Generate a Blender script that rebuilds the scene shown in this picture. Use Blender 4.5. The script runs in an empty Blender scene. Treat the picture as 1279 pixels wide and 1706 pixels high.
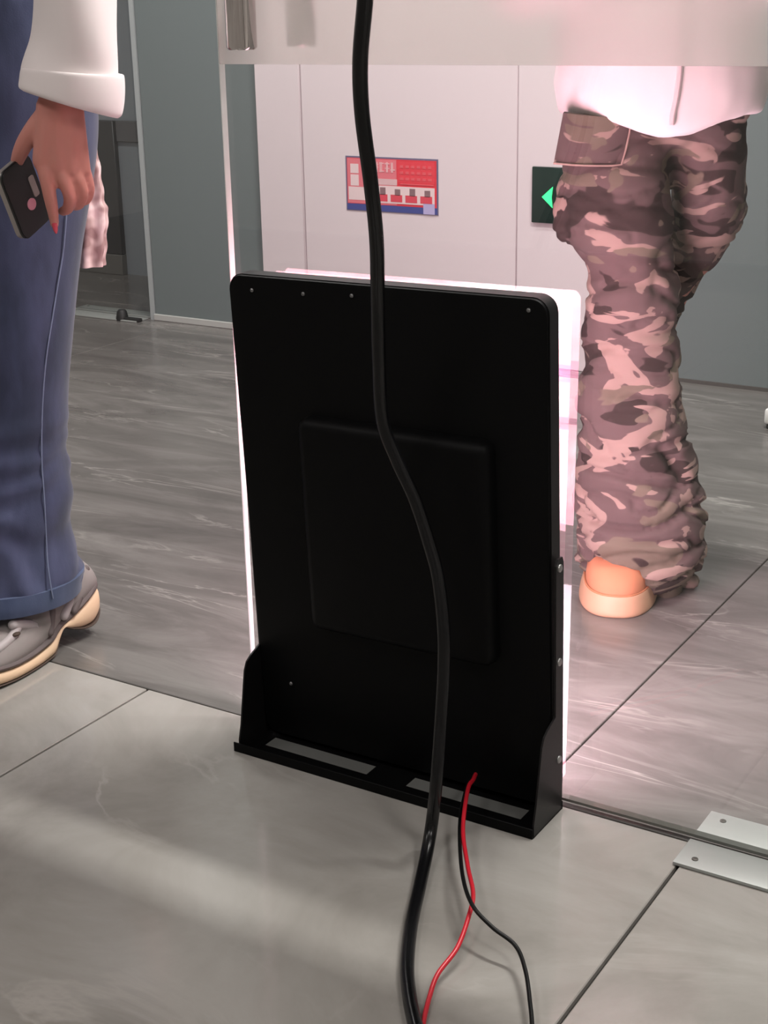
import bpy, bmesh, math, random
import numpy as np
from mathutils import Vector, Matrix, noise

S = bpy.context.scene
C = S.collection
random.seed(4)

# ---------------------------------------------------------------- camera
F_PX = 2432.6
RIGHT = Vector((0.8513, 0.5243, -0.0184)).normalized()
FWD = Vector((-0.5006, 0.8015, -0.3271)).normalized()
UP = RIGHT.cross(FWD).normalized()
RIGHT = FWD.cross(UP).normalized()
CAM = Vector((0, 0, 1.0))
cd = bpy.data.cameras.new('camera')
co = bpy.data.objects.new('camera', cd)
C.objects.link(co)
cd.sensor_fit = 'VERTICAL'
cd.sensor_height = 36.0
cd.lens = F_PX / 1706 * 36.0
cd.clip_start = 0.02
m = Matrix((RIGHT, UP, -FWD)).transposed().to_4x4()
m.translation = CAM
co.matrix_world = m
S.camera = co

# ---------------------------------------------------------------- world, exposure
w = bpy.data.worlds.new('world')
S.world = w
w.use_nodes = True
w.node_tree.nodes['Background'].inputs[0].default_value = (0.80, 0.82, 0.85, 1)
w.node_tree.nodes['Background'].inputs[1].default_value = 0.25
S.view_settings.view_transform = 'Standard'
S.view_settings.look = 'None'
S.view_settings.gamma = 1.0
S.view_settings.use_curve_mapping = False
S.view_settings.exposure = 0.0
S.cycles.max_bounces = 10
S.cycles.transparent_max_bounces = 16
S.cycles.sample_clamp_indirect = 6.0

# ---------------------------------------------------------------- lamps (ceiling panels get their housings further down)
LAMPS = [  # name, centre, size x, size y, watts, colour
    ('lobby_lamp', (-0.46, 2.32, 2.62), 1.24, 0.10, 92.0, (1.0, 0.97, 0.93)),
    ('lobby_lamp', (-2.70, 2.9, 2.62), 1.20, 0.10, 42.0, (1.0, 0.98, 0.95)),
    ('room_lamp', (-0.9, -0.55, 2.62), 0.60, 0.60, 20.0, (1.0, 0.95, 0.92)),
    ('room_lamp', (1.2, 0.3, 2.62), 0.60, 0.60, 30.0, (1.0, 0.95, 0.92)),
    ('room_lamp', (-2.9, 0.3, 2.62), 0.60, 0.60, 13.0, (1.0, 0.95, 0.92)),
]
for n, loc, sx, sy, e, colr in LAMPS:
    ld = bpy.data.lights.new(n, 'AREA')
    ld.shape = 'RECTANGLE'
    ld.size, ld.size_y, ld.energy, ld.color = sx, sy, e, colr
    lo = bpy.data.objects.new(n + '_light', ld)
    lo.location = loc
    C.objects.link(lo)

# ================================================================ helpers
def at_y(px, py, Y):
    d = FWD + RIGHT * ((px - 639.5) / F_PX) - UP * ((py - 853) / F_PX)
    return CAM + d * (Y / d.y)

def at_z(px, py, z):
    d = FWD + RIGHT * ((px - 639.5) / F_PX) - UP * ((py - 853) / F_PX)
    return CAM + d * ((z - CAM.z) / d.z)

def at_d(px, py, D, n):
    d = FWD + RIGHT * ((px - 639.5) / F_PX) - UP * ((py - 853) / F_PX)
    return CAM + d * (D / d.dot(n))

def link(name, mesh, mat=None, parent=None):
    o = bpy.data.objects.new(name, mesh)
    C.objects.link(o)
    if mat is not None:
        mesh.materials.append(mat)
    if parent is not None:
        o.parent = parent
    return o

def tag(o, label=None, cat=None, group=None, kind=None):
    if label: o['label'] = label
    if cat: o['category'] = cat
    if group: o['group'] = group
    if kind: o['kind'] = kind
    return o

def thing(name, loc, label=None, cat=None, kind=None, group=None):
    o = bpy.data.objects.new(name, None)
    o.empty_display_size = 0.05
    C.objects.link(o)
    o.location = loc
    bpy.context.view_layer.update()
    return tag(o, label, cat, group, kind)

def smooth(me, ang=40):
    for p in me.polygons: p.use_smooth = True
    try:
        me.set_sharp_from_angle(angle=math.radians(ang))
    except Exception:
        pass

def obj(name, bm, mat, parent=None, sm=True, ang=40):
    """bm is in world coordinates; the parent's location is taken off"""
    if parent is not None:
        off = parent.matrix_world.translation
        bmesh.ops.translate(bm, verts=bm.verts, vec=-off)
    bmesh.ops.recalc_face_normals(bm, faces=bm.faces)
    me = bpy.data.meshes.new(name)
    bm.to_mesh(me)
    bm.free()
    if sm: smooth(me, ang)
    return link(name, me, mat, parent)

def box(bm, x0, x1, y0, y1, z0, z1, bev=0.0, seg=2, M=None):
    t = bmesh.new()
    vs = [t.verts.new((x, y, z)) for x in (x0, x1) for y in (y0, y1) for z in (z0, z1)]
    for f in ((0,1,3,2),(4,6,7,5),(0,4,5,1),(2,3,7,6),(0,2,6,4),(1,5,7,3)):
        t.faces.new([vs[i] for i in f])
    if bev:
        bmesh.ops.bevel(t, geom=t.edges[:], offset=bev, segments=seg, profile=0.5, affect='EDGES')
    if M is not None: bmesh.ops.transform(t, matrix=M, verts=t.verts)
    merge(bm, t)
    return bm

def merge(bm, t):
    me = bpy.data.meshes.new('tmp')
    t.to_mesh(me); t.free()
    bm.from_mesh(me)
    bpy.data.meshes.remove(me)

def boxm(*a, **k):
    return box(bmesh.new(), *a, **k)

def catmull(pts, n):
    """pts: list of sequences (same length); n samples per span"""
    P = [np.array(p, float) for p in pts]
    out = []
    for i in range(len(P) - 1):
        p0 = P[max(i-1, 0)]; p1 = P[i]; p2 = P[i+1]; p3 = P[min(i+2, len(P)-1)]
        for k in range(n):
            t = k / n
            out.append(0.5*((2*p1)+(-p0+p2)*t+(2*p0-5*p1+4*p2-p3)*t*t+(-p0+3*p1-3*p2+p3)*t**3))
    out.append(P[-1])
    return out

def tube(bm, pts, radii, seg=12, caps=True, roundcap=False):
    pts = [Vector(p) for p in pts]
    rings = []
    t0 = (pts[1]-pts[0]).normalized()
    ref = Vector((0,0,1)) if abs(t0.z) < 0.9 else Vector((1,0,0))
    nrm = (ref - t0*ref.dot(t0)).normalized()
    n = len(pts)
    if not hasattr(radii, '__len__'): radii = [radii]*n
    seq = []
    for i in range(n):
        a = pts[max(i-1,0)]; b = pts[min(i+1,n-1)]
        t = (b-a).normalized()
        nrm = (nrm - t*nrm.dot(t)).normalized()
        seq.append((pts[i], t, nrm.copy(), radii[i]))
    if roundcap:
        p,t,nn,r = seq[0]
        pre = [(p - t*r*math.sin(q), t, nn, r*math.cos(q)) for q in (1.35,0.95,0.5)]
        p,t,nn,r = seq[-1]
        post = [(p + t*r*math.sin(q), t, nn, r*math.cos(q)) for q in (0.5,0.95,1.35)]
        seq = pre+seq+post
    for p,t,nn,r in seq:
        bn = t.cross(nn)
        rings.append([bm.verts.new(p + nn*(r*math.cos(2*math.pi*k/seg)) + bn*(r*math.sin(2*math.pi*k/seg))) for k in range(seg)])
    for a,b in zip(rings, rings[1:]):
        for k in range(seg):
            bm.faces.new((a[k], a[(k+1)%seg], b[(k+1)%seg], b[k]))
    if caps:
        bm.faces.new(rings[0][::-1]); bm.faces.new(rings[-1])
    return bm

def capsule(bm, *pr):
    """tapered limb through (point, radius) pairs with round ends"""
    dense = catmull([tuple(p)+(r,) for p, r in pr], 5)
    tube(bm, [d[:3] for d in dense], [max(d[3], .001) for d in dense], 14, True, True)
    return bm

def ball(bm, c, rx, ry, rz, M=None, u=18, v=12):
    t = bmesh.new()
    bmesh.ops.create_uvsphere(t, u_segments=u, v_segments=v, radius=1)
    bmesh.ops.scale(t, vec=(rx, ry, rz), verts=t.verts)
    if M is not None: bmesh.ops.transform(t, matrix=M, verts=t.verts)
    bmesh.ops.translate(t, vec=c, verts=t.verts)
    merge(bm, t)
    return bm

def loft(bm, rings, seg=40, n=4, ex=2.0, fold=None, caps=True):
    """rings: (centre xyz, half width, half depth, angle of the width axis); fold(theta, s, p, nrm) -> offset"""
    data = [tuple(c)+(a, b, ang) for c, a, b, ang in rings]
    dense = catmull(data, n) if n > 1 else [np.array(d) for d in data]
    R = []
    for i, d in enumerate(dense):
        c = Vector(d[:3]); a, b, ang = max(d[3], .002), max(d[4], .002), d[5]
        lx = Vector((math.cos(ang), math.sin(ang), 0)); ly = Vector((-math.sin(ang), math.cos(ang), 0))
        ring = []
        for k in range(seg):
            th = 2*math.pi*k/seg
            cs, sn = math.cos(th), math.sin(th)
            px_ = math.copysign(abs(cs)**(2/ex), cs); py_ = math.copysign(abs(sn)**(2/ex), sn)
            p = c + lx*(a*px_) + ly*(b*py_)
            if fold:
                p += (lx*cs+ly*sn)*fold(th, i/(len(dense)-1), p)
            ring.append(bm.verts.new(p))
        R.append(ring)
    for a, b in zip(R, R[1:]):
        for k in range(seg):
            bm.faces.new((a[k], a[(k+1)%seg], b[(k+1)%seg], b[k]))
    if caps:
        bm.faces.new(R[0][::-1]); bm.faces.new(R[-1])
    return bm

def prism(bm, poly, y0, y1, axis='y'):
    """poly of (u, v); extruded along axis"""
    def P(u, v, t):
        return {'y': (u, t, v), 'x': (t, u, v), 'z': (u, v, t)}[axis]
    A = [bm.verts.new(P(u, v, y0)) for u, v in poly]
    B = [bm.verts.new(P(u, v, y1)) for u, v in poly]
    n = len(poly)
    bm.faces.new(A); bm.faces.new(B[::-1])
    for k in range(n):
        bm.faces.new((A[k], B[k], B[(k+1)%n], A[(k+1)%n]))
    return bm

def rrect(x0, x1, z0, z1, r, n=6):
    out = []
    for cx, cz, a0 in ((x1-r, z1-r, 0), (x0+r, z1-r, 90), (x0+r, z0+r, 180), (x1-r, z0+r, 270)):
        for k in range(n+1):
            a = math.radians(a0 + 90*k/n)
            out.append((cx + r*math.cos(a), cz + r*math.sin(a)))
    return out

def remeshed(name, bm, mat, parent, voxel, smooth_it=4, fold=None):
    """one closed surface out of overlapping volumes"""
    bmesh.ops.recalc_face_normals(bm, faces=bm.faces)
    me = bpy.data.meshes.new(name + '_src')
    bm.to_mesh(me); bm.free()
    o = bpy.data.objects.new('src', me)
    C.objects.link(o)
    md = o.modifiers.new('r', 'REMESH'); md.mode = 'VOXEL'; md.voxel_size = voxel
    if smooth_it:
        ms = o.modifiers.new('s', 'SMOOTH'); ms.factor = 0.5; ms.iterations = smooth_it
    dg = bpy.context.evaluated_depsgraph_get()
    out = bpy.data.meshes.new_from_object(o.evaluated_get(dg))
    bpy.data.objects.remove(o)
    bpy.data.meshes.remove(me)
    out.name = name
    if fold:
        out.update()
        nn = [v.normal.copy() for v in out.vertices]
        for v, q in zip(out.vertices, nn):
            v.co += q * fold(v.co, q)
    if parent is not None:
        off = parent.matrix_world.translation
        for v in out.vertices: v.co -= off
    for p in out.polygons: p.use_smooth = True
    out.materials.clear()
    return link(name, out, mat, parent)

# ---------------------------------------------------------------- materials
def new_mat(name):
    mt = bpy.data.materials.new(name)
    mt.use_nodes = True
    nt = mt.node_tree
    return mt, nt, nt.nodes['Principled BSDF'], nt.nodes['Material Output']

def mat(name, col, rough=0.5, metal=0.0, spec=0.5, emit=None, estr=0.0, sheen=0.0, coat=0.0, sss=0.0):
    mt, nt, b, o = new_mat(name)
    b.inputs['Base Color'].default_value = (*col, 1)
    b.inputs['Roughness'].default_value = rough
    b.inputs['Metallic'].default_value = metal
    b.inputs['Specular IOR Level'].default_value = spec
    if emit:
        b.inputs['Emission Color'].default_value = (*emit, 1)
        b.inputs['Emission Strength'].default_value = estr
    if sheen:
        b.inputs['Sheen Weight'].default_value = sheen
    if coat:
        b.inputs['Coat Weight'].default_value = coat
    if sss:
        b.inputs['Subsurface Weight'].default_value = sss
        b.inputs['Subsurface Radius'].default_value = (0.012, 0.005, 0.003)
    return mt

def node(nt, typ, **kw):
    n = nt.nodes.new(typ)
    for k, v in kw.items():
        if k in n.bl_rna.properties: setattr(n, k, v)
        else: n.inputs[k].default_value = v
    return n

def ramp(nt, stops, interp='LINEAR'):
    r = nt.nodes.new('ShaderNodeValToRGB')
    e = r.color_ramp.elements
    r.color_ramp.interpolation = interp
    while len(e) < len(stops): e.new(0.5)
    for k, (p, c) in enumerate(stops):
        e[k].position = p; e[k].color = (*c, 1)
    return r

def coords(nt, rot=(0,0,0), scale=(1,1,1), world=True):
    tc = nt.nodes.new('ShaderNodeNewGeometry' if world else 'ShaderNodeTexCoord')
    mp = nt.nodes.new('ShaderNodeMapping')
    mp.inputs['Rotation'].default_value = rot
    mp.inputs['Scale'].default_value = scale
    nt.links.new(tc.outputs['Position' if world else 'Object'], mp.inputs[0])
    return mp.outputs[0]

def stone(name, c0, c1, c2, rot, scale, rough, vein, spec=0.5):
    mt, nt, b, o = new_mat(name)
    L = nt.links
    v = coords(nt, (0, 0, rot), scale)
    big = node(nt, 'ShaderNodeTexNoise', Scale=2.6, Detail=7.0, Roughness=0.62, Distortion=0.9)
    L.new(v, big.inputs['Vector'])
    r = ramp(nt, [(0.33, c0), (0.5, c1), (0.68, c2)])
    L.new(big.outputs[0], r.inputs[0])
    # thin pale and dark veins
    wv = node(nt, 'ShaderNodeTexNoise', Scale=1.7, Detail=6.0, Roughness=0.55, Distortion=1.6)
    L.new(v, wv.inputs['Vector'])
    sub = node(nt, 'ShaderNodeMath', operation='SUBTRACT'); sub.inputs[1].default_value = 0.5
    L.new(wv.outputs[0], sub.inputs[0])
    ab = node(nt, 'ShaderNodeMath', operation='ABSOLUTE'); L.new(sub.outputs[0], ab.inputs[0])
    vr = ramp(nt, [(0.0, (1, 1, 1)), (0.02, (0, 0, 0))])
    L.new(ab.outputs[0], vr.inputs[0])
    ms = node(nt, 'ShaderNodeTexNoise', Scale=2.2, Detail=2.0)
    L.new(v, ms.inputs['Vector'])
    mr = ramp(nt, [(0.48, (0, 0, 0)), (0.66, (1, 1, 1))]); L.new(ms.outputs[0], mr.inputs[0])
    mu = node(nt, 'ShaderNodeMath', operation='MULTIPLY'); L.new(vr.outputs[0], mu.inputs[0]); L.new(mr.outputs[0], mu.inputs[1])
    mu2 = node(nt, 'ShaderNodeMath', operation='MULTIPLY'); L.new(mu.outputs[0], mu2.inputs[0]); mu2.inputs[1].default_value = 0.55
    mx = node(nt, 'ShaderNodeMix', data_type='RGBA')
    L.new(mu2.outputs[0], mx.inputs[0]); L.new(r.outputs[0], mx.inputs[6]); mx.inputs[7].default_value = (*vein, 1)
    L.new(mx.outputs[2], b.inputs['Base Color'])
    b.inputs['Roughness'].default_value = rough
    b.inputs['Specular IOR Level'].default_value = spec
    return mt

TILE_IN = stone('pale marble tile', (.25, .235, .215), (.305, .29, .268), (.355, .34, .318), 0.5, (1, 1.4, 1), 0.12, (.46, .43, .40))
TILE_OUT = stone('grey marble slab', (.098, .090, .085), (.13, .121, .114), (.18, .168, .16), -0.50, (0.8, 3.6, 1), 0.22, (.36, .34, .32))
GROUT = mat('dark joint', (.085, .078, .072), 0.9)
WALL_GREY = mat('grey green glossy panel', (.15, .178, .178), 0.30, 0, 0.4)
WALL_PALE = mat('blue grey wall paint', (.25, .275, .30), 0.6)
PAINT_IN = mat('room wall paint', (.62, .60, .57), 0.8)
CEIL = mat('ceiling white', (.75, .74, .72), 0.9)
WHITE_PANEL = mat('white enamelled steel', (.66, .59, .605), 0.35)
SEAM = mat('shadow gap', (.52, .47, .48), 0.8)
DARK_DOOR = mat('dark door leaf', (.022, .022, .024), 0.4)
STEEL = mat('brushed steel', (.58, .60, .58), 0.42, 0.75)
ALU = mat('satin aluminium cover', (.33, .345, .33), 0.45, 0.35)
CHROME = mat('polished chrome', (.62, .58, .57), 0.08, 1.0)
SCREW = mat('zinc screw', (.45, .44, .43), 0.35, 0.9)
BLACK = mat('black powder coated steel', (.0022, .0022, .0024), 0.5, 0, 0.10)
BLACK_SIDE = mat('black satin edge', (.005, .0046, .0048), 0.4, 0, 0.3)
CABLE = mat('black rubber cable', (.0035, .0035, .004), 0.26, 0, 0.32)
RED_WIRE = mat('red insulated wire', (.52, .012, .025), 0.35)
BLACK_WIRE = mat('black insulated wire', (.003, .003, .003), 0.4, 0, .25)
RUBBER = mat('black rubber', (.012, .012, .012), 0.6)

def glass_mat(name, tint, ior=1.5):
    mt, nt, b, o = new_mat(name)
    nt.nodes.remove(b)
    tr = nt.nodes.new('ShaderNodeBsdfTransparent'); tr.inputs[0].default_value = (*tint, 1)
    gl = nt.nodes.new('ShaderNodeBsdfGlossy'); gl.inputs['Roughness'].default_value = 0.0
    fr = nt.nodes.new('ShaderNodeFresnel'); fr.inputs[0].default_value = ior
    # the fresnel factor must not flip to total reflection on the inner side of the sheet
    ge = nt.nodes.new('ShaderNodeNewGeometry')
    mixi = nt.nodes.new('ShaderNodeMix'); mixi.data_type = 'FLOAT'
    nt.links.new(ge.outputs['Backfacing'], mixi.inputs[0])
    mixi.inputs[2].default_value = ior; mixi.inputs[3].default_value = ior
    dv = node(nt, 'ShaderNodeMath', operation='DIVIDE'); dv.inputs[0].default_value = 1.0; dv.inputs[1].default_value = ior
    nt.links.new(dv.outputs[0], mixi.inputs[3])
    inv = nt.nodes.new('ShaderNodeMix'); inv.data_type = 'FLOAT'
    nt.links.new(ge.outputs['Backfacing'], inv.inputs[0]); inv.inputs[2].default_value = ior; inv.inputs[3].default_value = 1/ior
    nt.links.new(inv.outputs[0], fr.inputs[0])
    mx = nt.nodes.new('ShaderNodeMixShader')
    nt.links.new(fr.outputs[0], mx.inputs[0]); nt.links.new(tr.outputs[0], mx.inputs[1]); nt.links.new(gl.outputs[0], mx.inputs[2])
    nt.links.new(mx.outputs[0], o.inputs[0])
    return mt
GLASS = glass_mat('clear door glass', (.985, .99, .988))

def frost_mat():
    mt, nt, b, o = new_mat('frosted privacy film')
    nt.nodes.remove(b)
    rf = nt.nodes.new('ShaderNodeBsdfRefraction'); rf.inputs['Roughness'].default_value = 0.26; rf.inputs['IOR'].default_value = 1.22
    rf.inputs[0].default_value = (.97, .95, .94, 1)
    tl = nt.nodes.new('ShaderNodeBsdfTranslucent'); tl.inputs[0].default_value = (.90, .86, .84, 1)
    df = nt.nodes.new('ShaderNodeBsdfDiffuse'); df.inputs[0].default_value = (.80, .75, .73, 1)
    a = nt.nodes.new('ShaderNodeMixShader'); a.inputs[0].default_value = 0.36
    nt.links.new(tl.outputs[0], a.inputs[1]); nt.links.new(df.outputs[0], a.inputs[2])
    c = nt.nodes.new('ShaderNodeMixShader'); c.inputs[0].default_value = 0.36
    nt.links.new(rf.outputs[0], c.inputs[1]); nt.links.new(a.outputs[0], c.inputs[2])
    nt.links.new(c.outputs[0], o.inputs[0])
    return mt
FROST = frost_mat()
EDGE = mat('polished glass edge', (.70, .70, .68), 0.12, 0, 0.7)
EDGE_DARK = mat('glass bottom edge', (.085, .085, .075), 0.2)

def denim(name, c0, c1, c2):
    mt, nt, b, o = new_mat(name)
    L = nt.links
    v = coords(nt, (0, 0, 0), (1, 1, 0.35), world=False)
    n1 = node(nt, 'ShaderNodeTexNoise', Scale=9.0, Detail=4.0, Roughness=0.6)
    L.new(v, n1.inputs['Vector'])
    r = ramp(nt, [(0.36, c0), (0.5, c1), (0.66, c2)]); L.new(n1.outputs[0], r.inputs[0])
    L.new(r.outputs[0], b.inputs['Base Color'])
    b.inputs['Roughness'].default_value = 0.9
    b.inputs['Sheen Weight'].default_value = 0.15
    wv = node(nt, 'ShaderNodeTexNoise', Scale=420.0, Detail=2.0)
    tc = coords(nt, world=False); L.new(tc, wv.inputs['Vector'])
    bp = node(nt, 'ShaderNodeBump', Strength=0.15, Distance=0.001)
    L.new(wv.outputs[0], bp.inputs['Height']); L.new(bp.outputs[0], b.inputs['Normal'])
    return mt
DENIM = denim('blue denim', (.020, .027, .060), (.038, .046, .098), (.066, .078, .150))
DENIM_SEAM = mat('pale denim stitching', (.16, .19, .29), 0.9)
DENIM_HEM = denim('denim hem', (.022, .035, .08), (.04, .06, .125), (.065, .09, .165))

def camo():
    mt, nt, b, o = new_mat('camouflage cotton')
    L = nt.links
    base = coords(nt, (0, 0.22, 0.0), (.85, 1, 1.9), world=False)
    def lay(scale, off, lo, dist, det=2.2):
        mp = nt.nodes.new('ShaderNodeMapping'); mp.inputs['Location'].default_value = off
        L.new(base, mp.inputs[0])
        n = node(nt, 'ShaderNodeTexNoise', Scale=scale, Detail=det, Roughness=0.5, Distortion=dist)
        L.new(mp.outputs[0], n.inputs['Vector'])
        r = ramp(nt, [(lo, (0, 0, 0)), (lo+0.012, (1, 1, 1))]); L.new(n.outputs[0], r.inputs[0])
        return r.outputs[0]
    cur = None
    cols = [(.096, .069, .066), (.036, .026, .024), (.25, .185, .158), (.13, .108, .083)]
    masks = [lay(7.5, (3.1, 0, 1.3), .535, 0.7, 2.2), lay(8.0, (0, 7.7, 4.2), .535, 1.3, 2.8), lay(8.5, (5.5, 2.2, 9.1), .60, 1.0, 2.2)]
    prev = None
    for k, mk in enumerate(masks):
        mx = node(nt, 'ShaderNodeMix', data_type='RGBA')
        L.new(mk, mx.inputs[0])
        if prev is None: mx.inputs[6].default_value = (*cols[0], 1)
        else: L.new(prev, mx.inputs[6])
        mx.inputs[7].default_value = (*cols[k+1], 1)
        prev = mx.outputs[2]
    L.new(prev, b.inputs['Base Color'])
    b.inputs['Roughness'].default_value = 0.92
    b.inputs['Specular IOR Level'].default_value = 0.2
    return mt
CAMO = camo()
CAMO_TRIM = mat('camo stitched edge', (.30, .21, .18), 0.9)
FLEECE = mat('white fleece', (.74, .67, .665), 0.95, 0, 0.2, sheen=0.3)
SKIN = mat('skin', (.50, .205, .17), 0.5, 0, 0.4, sss=0.15)
NAIL = mat('red nail varnish', (.55, .06, .09), 0.25)
HAIR = mat('black hair', (.015, .011, .010), 0.45)
EYE = mat('eye', (.05, .03, .02), 0.2)
LIP = mat('lips', (.42, .12, .11), 0.5)
ORANGE = mat('orange suede', (.47, .19, .10), 0.85)
SOLE_TAN = mat('honey rubber sole', (.46, .28, .175), 0.6)
CREAM = mat('cream foam sole', (.70, .50, .33), 0.6)
OUTSOLE = mat('dark outsole rubber', (.05, .03, .02), 0.7)
MESH_GREY = mat('grey mesh knit', (.24, .215, .205), 0.85)
GREY_LIGHT = mat('light grey overlay', (.40, .36, .36), 0.6)
GREY_DARK = mat('dark grey overlay', (.115, .092, .09), 0.7)

# ================================================================ setting
GY = 1.556           # inner face of the glass door stands at this y
# --- floor: one slab, tiles are its pieces
fl = obj('floor', boxm(-5.2, 2.6, -2.6, 5.2, -0.08, -0.009), GROUT, sm=False)
tag(fl, kind='structure')
def tile_mesh(name, sx, sy, mt):
    b = boxm(-sx/2, sx/2, -sy/2, sy/2, -0.009, 0.0, bev=0.0012, seg=1)
    me = bpy.data.meshes.new(name); bmesh.ops.recalc_face_normals(b, faces=b.faces); b.to_mesh(me); b.free()
    me.materials.append(mt)
    return me
G = 0.0022
tm = {}
def lay_tile(x0, x1, y0, y1, mt):
    g_ = G if mt is TILE_IN else 0.0013
    key = (round(x1-x0, 4), round(y1-y0, 4), mt.name)
    if key not in tm: tm[key] = tile_mesh('tile', x1-x0-2*g_, y1-y0-2*g_, mt)
    o = bpy.data.objects.new('tile', tm[key]); C.objects.link(o)
    o.location = ((x0+x1)/2, (y0+y1)/2, 0); o.parent = fl
TX = 0.89
xs = [-1.411 + TX*k for k in range(-4, 5)]
ys = [GY - TX*k for k in range(0, 5)]
for a in range(len(xs)-1):
    for b_ in range(len(ys)-1):
        lay_tile(xs[a], xs[a+1], ys[b_+1], ys[b_], TILE_IN)
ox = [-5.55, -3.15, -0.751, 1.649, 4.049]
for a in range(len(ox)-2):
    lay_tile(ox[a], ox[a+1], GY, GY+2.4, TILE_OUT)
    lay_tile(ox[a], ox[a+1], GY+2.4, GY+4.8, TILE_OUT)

# --- walls and ceiling
tag(obj('ceiling', boxm(-5.2, 2.6, -2.6, 5.2, 2.70, 2.78), CEIL, sm=False), kind='structure')
BY = 3.79
tag(obj('wall_back', boxm(-3.275, 2.6, BY, BY+0.14, 0, 2.70, bev=.004, seg=1), WALL_GREY), kind='structure')
tag(obj('trim_1', boxm(-3.292, -3.275, BY-0.004, BY+0.144, 0, 2.70), mat('pale edge trim', (.33, .36, .36), .5), sm=False), kind='structure')
tag(obj('baseboard_back', boxm(-3.275, -2.81, BY-0.008, BY, 0, 0.022, bev=.002, seg=1), mat('pale skirting', (.42, .43, .41), .4), sm=False), kind='structure')
tag(obj('baseboard_right', boxm(-1.60, 2.6, BY-0.006, BY, 0, 0.010), mat('dark skirting', (.07, .065, .06), .6), sm=False), kind='structure')
# corridor beyond the opening
tag(obj('wall_far', boxm(-5.2, -2.0, 4.45, 4.55, 0, 2.70), WALL_PALE, sm=False), kind='structure')
tag(obj('trim_2', boxm(-3.968, -3.3, 4.435, 4.45, 0.52, 0.60, bev=.003, seg=1), mat('grey rail', (.10, .10, .105), .5)), kind='structure')
d3 = thing('door_3', (-4.02, 4.45, 0), kind='structure')
obj('door_leaf', boxm(-4.62, -3.972, 4.425, 4.45, 0.08, 0.600, bev=.003, seg=1), DARK_DOOR, d3)
obj('kick_plate', boxm(-4.62, -3.972, 4.42, 4.45, 0.0, 0.08, bev=.002, seg=1), mat('grey kick plate', (.11, .11, .10), .5), d3)
tag(obj('wall_left', boxm(-5.3, -5.2, -2.6, 5.2, 0, 2.70), PAINT_IN, sm=False), kind='structure')
tag(obj('wall_right', boxm(2.6, 2.7, -2.6, 5.2, 0, 2.70), PAINT_IN, sm=False), kind='structure')
tag(obj('wall_front', boxm(-5.2, 2.6, -2.7, -2.6, 0, 2.70), PAINT_IN, sm=False), kind='structure')

# --- white lift front in the back wall
d1 = thing('door_1', (-2.2, BY, 0), kind='structure')
for x0, x1 in ((-2.793, -2.626), (-1.890, -1.62)):
    obj('frame_panel', boxm(x0, x1, BY-0.022, BY-0.001, 0, 2.14, bev=.003, seg=1), WHITE_PANEL, d1)
obj('door_panel', boxm(-2.6245, -1.8915, BY-0.018, BY-0.001, 0.006, 2.08, bev=.003, seg=1), WHITE_PANEL, d1)
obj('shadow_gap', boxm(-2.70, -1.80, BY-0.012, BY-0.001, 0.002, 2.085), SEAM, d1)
obj('head_panel', boxm(-2.6245, -1.8915, BY-0.022, BY-0.001, 2.088, 2.14, bev=.003, seg=1), WHITE_PANEL, d1)

# --- glass door leaf
d2 = thing('door_2', (-0.76, GY+0.006, 0), kind='structure')
DX0, DX1, T = -1.209, -0.312, 0.012
obj('glass_pane', boxm(DX0+0.0015, DX1, GY, GY+T, 0.0115, 2.2), GLASS, d2, sm=False)
obj('glass_edge', boxm(DX0, DX0+0.0012, GY+0.0005, GY+T-0.0005, 0.010, 2.2), EDGE, d2, sm=False)
obj('bottom_edge', boxm(DX0+0.002, DX1, GY+0.0005, GY+T-0.0005, 0.0075, 0.0112), EDGE_DARK, d2, sm=False)
obj('frosted_film', boxm(DX0+0.003, DX1, GY-0.0014, GY-0.0004, 0.934, 2.15), FROST, d2, sm=False)
def pull(y, side):
    b = bmesh.new()
    xc = -1.1385
    b = tube(b, [(xc, y, 0.953), (xc, y, 0.956), (xc, y, 1.55), (xc, y, 1.553)], [0.0165, 0.019, 0.019, 0.0165], 28)
    o = obj('pull_handle', b, CHROME, d2)
    b = bmesh.new()
    for z in (1.06, 1.45):
        tube(b, [(xc, y, z), (xc, (GY-0.002) if side < 0 else GY+T, z)], 0.008, 14)
    q = obj('handle_stem', b, CHROME, o) if False else None
    b2 = b
    bmesh.ops.translate(b2, verts=b2.verts, vec=-d2.matrix_world.translation)
    me = bpy.data.meshes.new('handle_stem'); b2.to_mesh(me); b2.free(); smooth(me)
    link('handle_stem', me, CHROME, o)
    return o
pull(GY-0.042, -1); pull(GY+T+0.075, 1)
# fixed glass to the right of the leaf, outside the frame
d4 = thing('window_1', (0.9, GY, 0), kind='structure')
obj('glass_pane', boxm(-0.300, 2.58, GY, GY+T, 0.01, 2.2), GLASS, d4, sm=False)
obj('frosted_film', boxm(-0.300, 2.58, GY-0.0014, GY-0.0004, 0.934, 2.15), FROST, d4, sm=False)
tag(obj('trim_3', boxm(-5.2, 2.6, GY-0.03, GY+0.045, 2.22, 2.70), mat('transom', (.4, .41, .41), .5), sm=False), kind='structure')

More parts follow.
